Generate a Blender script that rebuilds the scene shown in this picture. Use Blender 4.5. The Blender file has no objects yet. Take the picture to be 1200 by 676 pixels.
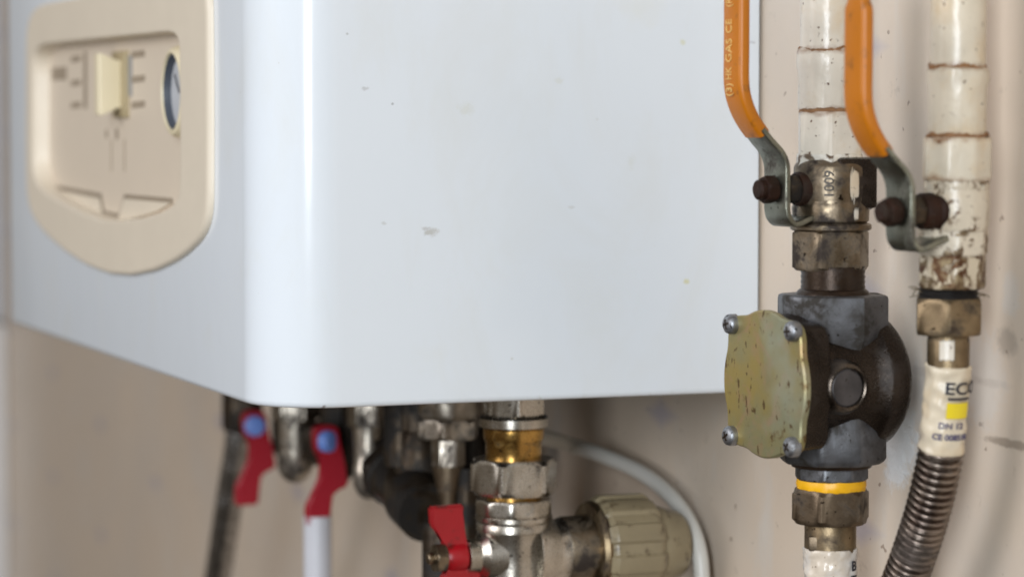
import bpy, bmesh, math, random
from mathutils import Vector, Matrix, noise
random.seed(7)
C = bpy.context.scene
col = C.collection
PI = math.pi
MM = 0.001
# ------------------------------------------------------------------ camera
CAMZ = 1400.0                      # mm above the floor of the room
F_PX = 3290.0                      # focal length in photo pixels (1200 wide)
YAW, PITCH = math.radians(68.9), math.radians(3.43)
cd = bpy.data.cameras.new('camera'); cam = bpy.data.objects.new('camera', cd); col.objects.link(cam)
cam.location = (0, 0, CAMZ*MM); cam.rotation_euler = (PI/2-PITCH, 0, YAW)
cd.sensor_width = 36; cd.lens = 36*F_PX/1200; cd.clip_start = 0.02; cd.clip_end = 60
cd.dof.use_dof = True; cd.dof.focus_distance = 1.295; cd.dof.aperture_fstop = 6.4; cd.dof.aperture_blades = 7
C.camera = cam
FW = Vector((-math.sin(YAW)*math.cos(PITCH), math.cos(YAW)*math.cos(PITCH), -math.sin(PITCH)))
RT = Vector((math.cos(YAW), math.sin(YAW), 0)); UP = RT.cross(FW)
BACK = Vector((math.sin(YAW), -math.cos(YAW), 0))
# ------------------------------------------------------------------ light
C.view_settings.view_transform = 'Standard'; C.view_settings.look = 'None'
C.view_settings.exposure = .16; C.view_settings.gamma = 1
C.cycles.max_bounces = 8
w = bpy.data.worlds.new('World'); C.world = w; w.use_nodes = True
nt = w.node_tree; bg = nt.nodes['Background']
tc = nt.nodes.new('ShaderNodeTexCoord'); sep = nt.nodes.new('ShaderNodeSeparateXYZ')
nt.links.new(tc.outputs['Generated'], sep.inputs[0])
rz = nt.nodes.new('ShaderNodeValToRGB')
e = rz.color_ramp.elements
e[0].position = 0.0; e[0].color = (.035, .028, .022, 1)
e[1].position = 1.0; e[1].color = (.42, .42, .43, 1)
m1 = e.new(.45); m1.color = (.10, .080, .058, 1)
m2 = e.new(.55); m2.color = (.25, .225, .19, 1)
mz = nt.nodes.new('ShaderNodeMath'); mz.operation = 'MULTIPLY_ADD'; mz.inputs[1].default_value = .5; mz.inputs[2].default_value = .5
nt.links.new(sep.outputs[2], mz.inputs[0]); nt.links.new(mz.outputs[0], rz.inputs[0])
dt = nt.nodes.new('ShaderNodeVectorMath'); dt.operation = 'DOT_PRODUCT'; dt.inputs[1].default_value = tuple((BACK*.45-RT*.9).normalized())
nt.links.new(tc.outputs['Generated'], dt.inputs[0])
ms = nt.nodes.new('ShaderNodeMath'); ms.operation = 'MULTIPLY_ADD'; ms.inputs[1].default_value = .5; ms.inputs[2].default_value = .56
nt.links.new(dt.outputs['Value'], ms.inputs[0])
nt.links.new(rz.outputs[0], bg.inputs[0]); nt.links.new(ms.outputs[0], bg.inputs[1])
def area(name, loc, target, sx, sy, power, color):
    l = bpy.data.lights.new(name, 'AREA'); l.shape = 'RECTANGLE'; l.size = sx; l.size_y = sy; l.energy = power; l.color = color
    o = bpy.data.objects.new(name, l); col.objects.link(o); o.location = loc
    o.rotation_euler = (Vector(target)-Vector(loc)).to_track_quat('-Z', 'Y').to_euler(); return o
ctr = Vector((-1.2, .45, 1.35))
LF = -RT
def ldir(deg_left, dist, up):
    a = math.radians(deg_left); d = BACK*math.cos(a)+LF*math.sin(a)
    return ctr+d*dist+Vector((0, 0, up))
area('window_light', ldir(11, 3.0, .38), ctr, .45, 1.9, 64, (.87, .94, 1.0))
area('side_window_light', ldir(66, 2.6, .8), ctr, 1.2, 1.5, 30, (.98, .97, 1.0))

# ------------------------------------------------------------------ geometry of the view
WALL = 627.0                       # distance from camera to wall plane
FRONT = 367.0                      # front face of the boiler
def ray(px, py):
    return FW + RT*((px-600)/F_PX) + UP*(-(py-338)/F_PX)
def at(px, py, yplane):
    r = ray(px, py); t = yplane/r.y
    return Vector((r.x*t, yplane, CAMZ+r.z*t))
class Frame:
    def __init__(s, o, x, y, z): s.o, s.x, s.y, s.z = o, x.normalized(), y.normalized(), z.normalized()
    def p(s, a, b, c): return s.o+s.x*a+s.y*b+s.z*c
class Column:                      # a vertical axis standing `off` mm in front of the wall
    def __init__(s, px, off, pyref=338):
        p = at(px, pyref, WALL-off); s.x0, s.y0 = p.x, p.y
        s.d = (Vector((p.x, p.y, 0))).dot(Vector((FW.x, FW.y, 0)))/math.cos(PITCH)
        tow = Vector((-p.x, -p.y, 0)).normalized(); per = Vector((-tow.y, tow.x, 0))
        if per.dot(RT) < 0: per = -per
        s.tow, s.per = tow, per
        s.k = p.length/F_PX if False else s.d/F_PX   # mm per pixel
    def z(s, py):
        # solve z for pixel row on this axis
        r = ray(600, py); lo = Vector((s.x0, s.y0, 0))
        tf = -(py-338)/F_PX
        # z so that (P.UP)/(P.FW) = tf, P=(x0,y0,z)
        a = lo.dot(UP)-tf*lo.dot(FW); b = UP.z-tf*FW.z
        return CAMZ-a/b
    def frame(s, py): return Frame(Vector((s.x0, s.y0, s.z(py))), s.tow, s.per, Vector((0, 0, 1)))
    def at0(s): return Frame(Vector((s.x0, s.y0, 0)), s.tow, s.per, Vector((0, 0, 1)))
# ------------------------------------------------------------------ mesh builder
class MB:
    def __init__(s): s.bm = bmesh.new()
    def grid(s, rings, closed_u=True, cap0=True, cap1=True):
        vs = [[s.bm.verts.new(p) for p in r] for r in rings]
        n = len(rings[0])
        for i in range(len(vs)-1):
            for j in range(n if closed_u else n-1):
                k = (j+1) % n
                try: s.bm.faces.new((vs[i][j], vs[i][k], vs[i+1][k], vs[i+1][j]))
                except ValueError: pass
        if cap0: s.bm.faces.new(list(reversed(vs[0])))
        if cap1: s.bm.faces.new(vs[-1])
        return s
    def lathe(s, fr, prof, n=0, phase=0.0, seg=72, jit=0.0, jz=0.0, cap=True, seed=0):
        """prof rows: (h, r) or (h, r, apothem).  n>0: polygon of n sides cut by circle r"""
        rings = []
        if n: seg = n*max(2, seg//n)
        for i, row in enumerate(prof):
            h, r = row[0], row[1]; ap = row[2] if len(row) > 2 else (r if n == 0 else None)
            ring = []
            for j in range(seg):
                th = 2*PI*j/seg
                rr = r
                if n and ap:
                    q = (th % (2*PI/n))-PI/n
                    rr = min(r, ap/math.cos(q))
                a = th+math.radians(phase)
                hh = h
                if jit:
                    nn = noise.noise(Vector((math.cos(a)*2.2+seed, math.sin(a)*2.2, h*.25)))
                    n2 = noise.noise(Vector((math.cos(a)*7+seed, math.sin(a)*7, h*.9)))
                    rr += jit*(nn+.6*n2)
                if jz:
                    hh += jz*(noise.noise(Vector((math.cos(a)*1.8+seed, math.sin(a)*1.8, 3)))+.5*noise.noise(Vector((math.cos(a)*6+seed, math.sin(a)*6, 9))))
                ring.append(fr.p(rr*math.cos(a), rr*math.sin(a), hh))
            rings.append(ring)
        return s.grid(rings, True, cap, cap)
    def nut(s, fr, z0, z1, R, n=6, phase=0, ch=1.2, seg=96):
        ap = R*math.cos(PI/n); mn = ap+(R-ap)*.15
        lo, hi = min(z0, z1), max(z0, z1)
        return s.lathe(fr, [(lo, mn*.985, ap*.985), (lo+ch*.35, mn+.2, ap), (lo+ch, R*.992, ap), (hi-ch, R*.992, ap), (hi-ch*.35, mn+.2, ap), (hi, mn*.985, ap*.985)], n, phase, seg)
    def box(s, fr, x0, x1, y0, y1, z0, z1, bev=0):
        vs = [s.bm.verts.new(fr.p(x, y, z)) for x in (x0, x1) for y in (y0, y1) for z in (z0, z1)]
        fs = []
        for q in ((0,1,3,2),(4,6,7,5),(0,4,5,1),(2,3,7,6),(0,2,6,4),(1,5,7,3)):
            fs.append(s.bm.faces.new([vs[i] for i in q]))
        if bev:
            es = list({e for f in fs for e in f.edges})
            bmesh.ops.bevel(s.bm, geom=es, offset=bev, segments=2, profile=.5, affect='EDGES')
        return s
    def sweep(s, pts, sect, upv, caps=True):
        """pts path, sect = list of (a,b) offsets or function(i)->list, a along side (upv x tangent), b along normal"""
        rings = []
        for i, p in enumerate(pts):
            t = (pts[min(i+1, len(pts)-1)]-pts[max(i-1, 0)]).normalized()
            side = upv.normalized(); nor = t.cross(side).normalized()
            sc = sect(i) if callable(sect) else sect
            rings.append([p+side*a+nor*b for a, b in sc])
        return s.grid(rings, True, caps, caps)
    def tube(s, pts, rad, seg=24, ref=Vector((0, 0, 1)), caps=True):
        rings = []; t0 = (pts[1]-pts[0]).normalized()
        n = t0.orthogonal().normalized()
        for i, p in enumerate(pts):
            t = (pts[min(i+1, len(pts)-1)]-pts[max(i-1, 0)]).normalized()
            n = (n-t*n.dot(t)).normalized(); b = t.cross(n)
            r = rad(i) if callable(rad) else rad
            rings.append([p+(n*math.cos(2*PI*j/seg)+b*math.sin(2*PI*j/seg))*r for j in range(seg)])
        return s.grid(rings, True, caps, caps)
    def ribbon(s, pts, w, nor, th=.4):
        for a, b in zip(pts[:-1], pts[1:]):
            t = (b-a).normalized(); sd = t.cross(nor).normalized()*w/2
            q = [a-sd-t*w*.3, a+sd-t*w*.3, b+sd+t*w*.3, b-sd+t*w*.3]
            s.grid([q, [v+nor*th for v in q]])
        return s
    def prism(s, outline, d, bev=0):
        lo = [s.bm.verts.new(p) for p in outline]; hi = [s.bm.verts.new(p+d) for p in outline]
        n = len(lo)
        for j in range(n): s.bm.faces.new((lo[j], lo[(j+1) % n], hi[(j+1) % n], hi[j]))
        s.bm.faces.new(lo); s.bm.faces.new(list(reversed(hi))); return s
    def build(s, name, mat, parent=None, smooth=35, keep=True, label=None):
        bmesh.ops.recalc_face_normals(s.bm, faces=s.bm.faces)
        org = Vector((0, 0, 0)); q = parent
        while q is not None: org += q.location; q = q.parent
        if parent is None:
            lo = Vector((min(v.co.x for v in s.bm.verts), min(v.co.y for v in s.bm.verts), min(v.co.z for v in s.bm.verts)))
            hi = Vector((max(v.co.x for v in s.bm.verts), max(v.co.y for v in s.bm.verts), max(v.co.z for v in s.bm.verts)))
            org = (lo+hi)*.5*MM; org.z = lo.z*MM
        for v in s.bm.verts: v.co = v.co*MM-org
        me = bpy.data.meshes.new(name); s.bm.to_mesh(me); s.bm.free()
        for p in me.polygons: p.use_smooth = True
        me.set_sharp_from_angle(angle=math.radians(smooth))
        if mat: me.materials.append(mat)
        o = bpy.data.objects.new(name, me); col.objects.link(o)
        if parent is None: o.location = org
        else: o.parent = parent
        if label: o['label'] = label
        return o
def tag(o, label, cat, group=None, kind=None):
    if label: o['label'] = label
    if cat: o['category'] = cat
    if group: o['group'] = group
    if kind: o['kind'] = kind
    return o
def thing(name, label, cat, loc, group=None):
    o = bpy.data.objects.new(name, None); col.objects.link(o); o.location = Vector(loc)*MM
    o.empty_display_size = .02
    return tag(o, label, cat, group)
def catmull(pts, n=12):
    out = []
    P = [pts[0]*2-pts[1]]+list(pts)+[pts[-1]*2-pts[-2]]
    for i in range(1, len(P)-2):
        for k in range(n):
            t = k/n
            out.append(.5*((2*P[i])+(P[i+1]-P[i-1])*t+(2*P[i-1]-5*P[i]+4*P[i+1]-P[i+2])*t*t+(3*P[i]-P[i-1]-3*P[i+1]+P[i+2])*t**3))
    out.append(pts[-1].copy()); return out
def textmesh(body, size, fn, mat, parent, name, label=None, depth=.25, bold=0.0, xs=1.0):
    """text laid with fn(u,v,w)->world mm; centred on 0,0"""
    cu = bpy.data.curves.new('t', 'FONT'); cu.body = body; cu.size = size; cu.align_x = 'CENTER'; cu.align_y = 'CENTER'
    cu.extrude = depth/2; cu.offset = bold; cu.resolution_u = 6
    o = bpy.data.objects.new('t', cu); col.objects.link(o)
    dg = bpy.context.evaluated_depsgraph_get(); me = bpy.data.meshes.new_from_object(o.evaluated_get(dg))
    bpy.data.objects.remove(o); bpy.data.curves.remove(cu)
    b = MB(); b.bm.from_mesh(me); bpy.data.meshes.remove(me)
    bmesh.ops.subdivide_edges(b.bm, edges=[e for e in b.bm.edges if e.calc_length() > size*.15], cuts=2)
    for v in b.bm.verts: v.co = fn(v.co.x*xs, v.co.y, v.co.z+depth/2)
    return b.build(name, mat, parent, label=label)
# ------------------------------------------------------------------ materials
class NT:
    def __init__(s, name):
        s.m = bpy.data.materials.new(name); s.m.use_nodes = True; s.t = s.m.node_tree
        s.b = s.t.nodes['Principled BSDF']; s.o = s.t.nodes['Material Output']
        s.tc = s.t.nodes.new('ShaderNodeTexCoord').outputs['Object']
        s.geo = s.t.nodes.new('ShaderNodeNewGeometry').outputs['Position']
    def n(s, t, **k):
        x = s.t.nodes.new(t)
        for a, v in k.items(): setattr(x, a, v)
        return x
    def put(s, x, i, v):
        if v is None: return
        if isinstance(v, bpy.types.NodeSocket): s.t.links.new(v, x.inputs[i])
        else: x.inputs[i].default_value = v
    def noise(s, scale, detail=4, rough=.55, vec=None, dist=0):
        x = s.n('ShaderNodeTexNoise'); s.t.links.new(vec or s.geo, x.inputs['Vector'])
        x.inputs['Scale'].default_value = scale; x.inputs['Detail'].default_value = detail; x.inputs['Roughness'].default_value = rough; x.inputs['Distortion'].default_value = dist
        return x.outputs[0]
    def ramp(s, f, stops):
        x = s.n('ShaderNodeValToRGB'); s.put(x, 0, f); e = x.color_ramp.elements
        while len(e) < len(stops): e.new(.5)
        for q, (p, c) in zip(e, stops):
            q.position = p; q.color = (c, c, c, 1) if isinstance(c, (int, float)) else (*c, 1)
        return x.outputs[0]
    def mix(s, f, a, b):
        x = s.n('ShaderNodeMix', data_type='RGBA'); s.put(x, 0, f)
        for i, v in ((6, a), (7, b)):
            if isinstance(v, tuple) and len(v) == 3: v = (*v, 1)
            s.put(x, i, v)
        return x.outputs[2]
    def math(s, op, a, b=None, c=None, clamp=False):
        x = s.n('ShaderNodeMath', operation=op); x.use_clamp = clamp
        s.put(x, 0, a); s.put(x, 1, b)
        if c is not None: s.put(x, 2, c)
        return x.outputs[0]
    def mapping(s, vec, scale):
        x = s.n('ShaderNodeMapping'); s.put(x, 0, vec); x.inputs['Scale'].default_value = scale; return x.outputs[0]
    def finish(s, color, rough, metal=0, bump=None, bstr=.3, bdist=.0003, bevel=.0004, coat=0, spec=None):
        s.put(s.b, 'Base Color', (*color, 1) if isinstance(color, tuple) and len(color) == 3 else color)
        s.put(s.b, 'Roughness', rough); s.put(s.b, 'Metallic', metal)
        if coat: s.put(s.b, 'Coat Weight', coat); s.put(s.b, 'Coat Roughness', .12)
        if spec is not None: s.put(s.b, 'Specular IOR Level', spec)
        nrm = None
        if bevel:
            x = s.n('ShaderNodeBevel'); x.samples = 3; x.inputs[0].default_value = bevel; nrm = x.outputs[0]
        if bump is not None:
            x = s.n('ShaderNodeBump'); x.inputs['Strength'].default_value = bstr; x.inputs['Distance'].default_value = bdist
            s.put(x, 'Height', bump)
            if nrm: s.put(x, 'Normal', nrm)
            nrm = x.outputs[0]
        if nrm: s.put(s.b, 'Normal', nrm)
        return s.m
def metal(name, c1, c2, grime=(.03, .02, .014), g=.5, rough=.35, scale=90, metalness=1.0, speck=True, bump=.35, gscale=60, spec=None):
    """worn metal: two tones, patches of grime that are rough and non metallic"""
    s = NT(name)
    tone = s.mix(s.ramp(s.noise(scale, 5), [(.35, 0.), (.65, 1.)]), c1, c2)
    gm = s.ramp(s.noise(gscale, 8, .65, dist=.3), [(g-.02, 1.), (g+.10, 0.)])
    cc = s.mix(gm, tone, grime)
    if speck:
        sp = s.ramp(s.noise(420, 2, .5), [(.28, 1.), (.33, 0.)])
        cc = s.mix(sp, cc, grime)
    fine = s.noise(900, 4, .7)
    rg = s.math('ADD', s.math('MULTIPLY', gm, .3), s.math('MULTIPLY_ADD', fine, .2, rough-.1))
    mt = s.math('MULTIPLY_ADD', gm, -.8*metalness, metalness, clamp=True)
    h = s.math('ADD', fine, s.math('MULTIPLY', s.noise(260, 4), 1.2))
    return s.finish(cc, rg, mt, h, bump, .0002, spec=spec)
def paint(name, base, zr=(), peel=None, metalc=(.30, .25, .19), rust=(.10, .045, .02), zlo=None, rough=.28, lumps=.5, specks=.36):
    """thick brushed paint over pipe; peel = threshold where metal and rust show"""
    s = NT(name)
    big = s.noise(55, 3)
    cc = s.mix(s.ramp(big, [(.35, 0.), (.7, 1.)]), base, tuple(c*.86 for c in base))
    yel = s.ramp(s.noise(45, 5, .65), [(.46, 0.), (.64, .6)])
    cc = s.mix(yel, cc, (base[0]*.88, base[1]*.74, base[2]*.55))
    sp = s.ramp(s.noise(330, 3, .6), [(specks-.06, 1.), (specks-.02, 0.)])
    cc = s.mix(sp, cc, rust)
    rgh = rough; met = 0.0
    if zr:
        sepz = s.n('ShaderNodeSeparateXYZ'); s.put(sepz, 0, s.geo)
        wob = s.math('MULTIPLY_ADD', s.noise(70, 5, .65), .010, -.005)
        for z0 in zr:
            dz = s.math('ABSOLUTE', s.math('ADD', s.math('SUBTRACT', sepz.outputs[2], z0*MM), wob))
            br = s.ramp(s.noise(95, 4, .6), [(.38, .25), (.6, 1.)])
            f = s.math('MULTIPLY', s.ramp(s.math('MULTIPLY', dz, 400), [(.0, .85), (.35, .5), (.95, 0.)]), br)
            cc = s.mix(f, cc, (.22, .095, .035))
    h = s.math('ADD', s.math('MULTIPLY', s.noise(120, 3), 2.0), s.math('MULTIPLY', s.noise(45, 2), 2.5))
    if peel:
        nn = s.noise(150, 7, .62, dist=.5)
        pm = s.ramp(nn, [(peel-.012, 1.), (peel+.012, 0.)])
        edge = s.ramp(nn, [(peel, 1.), (peel+.045, 0.)])
        mc = s.mix(s.ramp(s.noise(200, 5), [(.4, 0.), (.6, 1.)]), metalc, rust)
        cc = s.mix(s.math('MULTIPLY', edge, .55), cc, rust)
        cc = s.mix(pm, cc, mc)
        met = s.math('MULTIPLY', pm, .7); rgh = s.math('MULTIPLY_ADD', pm, .22, rough)
        h = s.math('SUBTRACT', h, s.math('MULTIPLY', pm, 3.0))
    return s.finish(cc, rgh, met, h, lumps, .00045, bevel=.0006, spec=.5)
def plastic(name, c, rough=.35, var=.12, scale=60, bump=.1, dirt=None, dthr=.3, sss=0):
    s = NT(name)
    cc = s.mix(s.noise(scale, 4), tuple(x*(1-var) for x in c), tuple(min(1, x*(1+var)) for x in c))
    if dirt: cc = s.mix(s.ramp(s.noise(120, 6, .65), [(dthr, .9), (dthr+.1, 0.)]), cc, dirt)
    r = s.math('MULTIPLY_ADD', s.noise(200, 4), .18, rough-.09)
    return s.finish(cc, r, 0, s.noise(400, 3), bump, .0002)
STEEL = metal('valve_nickel', (.31, .25, .18), (.19, .145, .095), g=.425, rough=.36)
NICKEL = metal('polished_nickel', (.60, .565, .51), (.46, .42, .36), g=.27, rough=.27, bump=.2)
NICKELB = metal('dull_far_nickel', (.52, .47, .40), (.30, .26, .215), g=.40, rough=.33)
BRASS = metal('yellow_brass', (.66, .40, .12), (.42, .24, .07), g=.34, rough=.26, bump=.2)
OLDBRASS = metal('browned_brass', (.30, .225, .135), (.19, .14, .085), g=.40, rough=.42, grime=(.045, .028, .016))
NUTBRASS = metal('scuffed_brown_brass', (.23, .175, .12), (.16, .12, .082), g=.35, rough=.45)
DARK = metal('oily_dark_casting', (.034, .022, .014), (.014, .009, .006), g=.36, rough=.27, metalness=.55, grime=(.02, .012, .008), bump=1.2, scale=50)
GREYCAST = metal('grey_die_cast', (.175, .18, .195), (.10, .098, .10), g=.42, rough=.45, metalness=.75, bump=.45, grime=(.03, .025, .02))
RUST = metal('rusted_nut', (.032, .012, .006), (.014, .006, .0035), g=.4, rough=.55, metalness=.1, bump=1.3, spec=.22)
THREAD = metal('oily_thread', (.05, .032, .02), (.03, .018, .012), g=.4, rough=.3, metalness=.5, bump=.5, spec=.3)
SCREW = metal('zinc_screw', (.40, .41, .43), (.27, .28, .30), g=.38, rough=.46, bump=.5)
LEVERM = metal('plated_lever_steel', (.31, .315, .26), (.19, .195, .155), g=.38, rough=.35, bump=.4, grime=(.035, .024, .016))
DARKBR = metal('dark_bronze', (.075, .052, .032), (.03, .021, .014), g=.48, rough=.38, metalness=.7, grime=(.012, .009, .007))
BLACKSH = plastic('black_rubber', (.012, .010, .009), .5)
_q = Column(968, 46); _q2 = Column(1120, 34)
WPAINT = paint('white_pipe_paint', (.73, .665, .565), (_q.z(59.5), _q.z(130)), peel=.30)
WPAINT2 = paint('cream_pipe_paint', (.69, .61, .48), (_q2.z(79.5), _q2.z(159.5), _q2.z(211)), peel=.29)
WPEEL = paint('peeling_white_paint', (.72, .68, .60), peel=.455)
WPEEL2 = paint('peeling_cream_paint', (.62, .54, .42), peel=.425, metalc=(.24, .18, .11), rust=(.14, .075, .04))
WPEEL3 = paint('mostly_peeled_paint', (.55, .46, .33), peel=.52, metalc=(.28, .21, .12))
RINGRUST = plastic('rust_line', (.24, .12, .05), .7, .5, 300, .6)
ORANGE = plastic('orange_grip_rubber', (.50, .155, .004), .38, .07, 50, .06, dirt=(.26, .09, .012), dthr=.33)
EMBOSS = plastic('pale_worn_lettering', (.80, .50, .16), .55, .25, 300)
RED = plastic('red_handle_paint', (.34, .005, .010), .34, .12, 80, .1, dirt=(.12, .01, .008), dthr=.34)
REDF = plastic('red_plastic_lever', (.36, .004, .018), .4, .1, 60)
BLUE = plastic('blue_cap_plastic', (.16, .28, .70), .35, .08)
YELLOW = plastic('yellow_seal', (.90, .46, .008), .42, .08, 80, .15, dirt=(.30, .10, .01), dthr=.27)
OLIVE = plastic('olive_beige_plastic', (.27, .22, .135), .32, .25, 50, .15, dirt=(.09, .06, .03), dthr=.33)
CREAM = plastic('cream_plastic', (.76, .67, .54), .40, .04, 30, .05)
CREAM2 = plastic('cream_faceplate', (.70, .60, .48), .45, .03, 30, .05)
KNOB = plastic('pale_knob_plastic', (.78, .68, .47), .38, .04)
MARK = plastic('printed_grey_brown', (.35, .28, .205), .6)
SEAM = plastic('shadow_gap', (.30, .24, .175), .7)
NAVY = plastic('navy_rim', (.07, .08, .10), .4)
DIAL = plastic('dial_white', (.55, .56, .58), .25)
CABLE = plastic('cream_cable_sheath', (.62, .60, .55), .35, .05, 40, .05)
WPIPE = plastic('white_plastic_pipe', (.60, .60, .64), .35, .04)
SLEEVE = paint('yellowed_shrink_sleeve', (.72, .62, .47), rough=.3, lumps=.4, specks=.33)
SLEEVEW = paint('wrinkled_white_sleeve', (.74, .70, .66), rough=.22, lumps=.9, specks=.35)
INK = plastic('black_ink', (.02, .02, .03), .5)
INKB = plastic('faded_blue_ink', (.09, .08, .16), .5)
LYEL = plastic('yellow_print', (.78, .60, .02), .4)
HOSEM = metal('ribbed_steel_hose', (.30, .25, .21), (.17, .13, .11), g=.38, rough=.3, metalness=1, gscale=40)
BRAID = metal('steel_braid', (.50, .48, .46), (.20, .19, .18), g=.30, rough=.35, scale=160, speck=False)
BOARD = plastic('white_board_paint', (.62, .64, .68), .5)
PLASTER = plastic('white_filler', (.72, .71, .70), .8, .08, 200, .8)
HAIR = plastic('hemp_fibre', (.12, .085, .04), .8)
# zinc chromate cover plate
s = NT('yellow_zinc_plate')
base = s.mix(s.ramp(s.noise(38, 4, .6), [(.35, 0.), (.65, 1.)]), (.37, .275, .085), (.29, .27, .145))
base = s.mix(s.ramp(s.noise(60, 3, .6, dist=1.5), [(.5, 0.), (.68, .55)]), base, (.44, .25, .16))
base = s.mix(s.ramp(s.noise(26, 3), [(.52, 0.), (.7, .6)]), base, (.40, .42, .33))
stv = s.mapping(s.geo, (1, 1, .45))
sp = s.ramp(s.noise(300, 3, .6, vec=stv), [(.345, .9), (.385, 0.)])
base = s.mix(sp, base, (.11, .06, .02))
base = s.mix(s.ramp(s.noise(90, 5, .7), [(.30, .8), (.39, 0.)]), base, (.17, .10, .035))
ZINC = s.finish(base, s.math('MULTIPLY_ADD', s.noise(300, 4), .2, .34), .55, s.noise(500, 3), .25, .0002)
# ------------------------------------------------------------------ wall
def wall_material():
    s = NT('beige_wall_paint')
    sep = s.n('ShaderNodeSeparateXYZ'); s.put(sep, 0, s.geo)
    X, Z = sep.outputs[0], sep.outputs[2]
    base = s.mix(s.noise(2.2, 4), (.61, .50, .395), (.68, .565, .45))
    base = s.mix(s.ramp(s.noise(9, 5, .6), [(.45, 0.), (.75, .45)]), base, (.56, .51, .46))
    # faded wallpaper motif, columns 230 mm apart with a drop
    cx = s.math('MULTIPLY_ADD', X, 1/.230, 3.008/.230)
    k = s.math('ROUND', cx); fx = s.math('SUBTRACT', cx, k)
    zr = s.math('SUBTRACT', Z, CAMZ*MM)
    cz = s.math('ADD', s.math('MULTIPLY_ADD', zr, 1/.113, .273/.113), s.math('MULTIPLY', k, 2/7))
    fz = s.math('SUBTRACT', cz, s.math('ROUND', cz))
    nn = s.math('MULTIPLY_ADD', s.noise(60, 3), .16, -.08)
    d = s.math('ADD', s.math('ADD', s.math('MULTIPLY', s.math('ABSOLUTE', fx), .230/.028), s.math('MULTIPLY', s.math('ABSOLUTE', fz), .113/.011)), nn)
    dm = s.ramp(d, [(.3, .55), (1.1, 0.)])
    base = s.mix(dm, base, (.36, .34, .43))
    # smears and specks
    base = s.mix(s.ramp(s.noise(30, 6, .6, vec=s.mapping(s.geo, (1, 1, .35))), [(.56, 0.), (.72, .45)]), base, (.62, .60, .57))
    base = s.mix(s.ramp(s.noise(170, 2, .4), [(.225, .6), (.26, 0.)]), base, (.16, .09, .05))
    base = s.mix(s.ramp(s.noise(45, 5, .7), [(.25, .5), (.36, 0.)]), base, (.30, .235, .18))
    hs = 0
    for px, py, rx, rz, colr, amt in ((1053, 522, 22, 17, (.74, .74, .74), .85), (1049, 548, 14, 13, (.72, .72, .72), .8), (1060, 498, 14, 12, (.70, .70, .69), .7), (1068, 470, 16, 22, (.60, .585, .56), .35), (1150, 445, 24, 26, (.62, .60, .57), .4), (1186, 520, 30, 2.6, (.20, .15, .11), .6), (1180, 400, 10, 8, (.22, .18, .15), .4), (1185, 345, 9, 12, (.60, .58, .55), .4), (1110, 440, 60, 3, (.36, .30, .25), .3)):
        v = s.n('ShaderNodeVectorMath', operation='SUBTRACT'); s.put(v, 0, s.geo); v.inputs[1].default_value = at(px, py, WALL)*MM
        ln = s.n('ShaderNodeVectorMath', operation='LENGTH'); s.put(ln, 0, s.mapping(v.outputs[0], (1000/rx, 0, 1000/rz)))
        d2 = s.math('ADD', ln.outputs['Value'], s.math('MULTIPLY_ADD', s.noise(110, 5, .7), 1.5, -.75))
        mk = s.ramp(d2, [(.55, amt), (.95, 0.)])
        base = s.mix(mk, base, colr)
        if colr[0] > .7: hs = s.math('ADD', mk, hs)
    h = s.math('ADD', s.noise(28, 3), s.math('MULTIPLY', s.noise(240, 3), .25))
    h = s.math('ADD', h, s.math('MULTIPLY', hs, s.math('MULTIPLY_ADD', s.noise(160, 5, .7), 1.2, .2)))
    r = s.math('MULTIPLY_ADD', s.noise(12, 4), .2, .28)
    return s.finish(base, r, 0, h, .35, .0015, bevel=0, spec=.45)
wf = Frame(Vector((0, 0, 0)), Vector((1, 0, 0)), Vector((0, 1, 0)), Vector((0, 0, 1)))
tag(MB().box(wf, -5200, 1500, WALL, WALL+120, 0, 2700).build('wall', wall_material()), None, None, kind='structure')
# white door casing far left
p0 = at(7.5, 376, WALL)
dc = thing('door_casing', 'white upright casing board at the far left beyond the boiler', 'door frame', (p0.x-60, WALL-20, 0))
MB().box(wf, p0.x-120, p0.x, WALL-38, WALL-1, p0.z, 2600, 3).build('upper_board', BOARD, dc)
MB().box(wf, p0.x-120, p0.x+2, WALL-44, WALL-1, 0, p0.z-4, 3).build('lower_board', plastic('brighter_board_paint', (.78, .77, .76), .45), dc)
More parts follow.
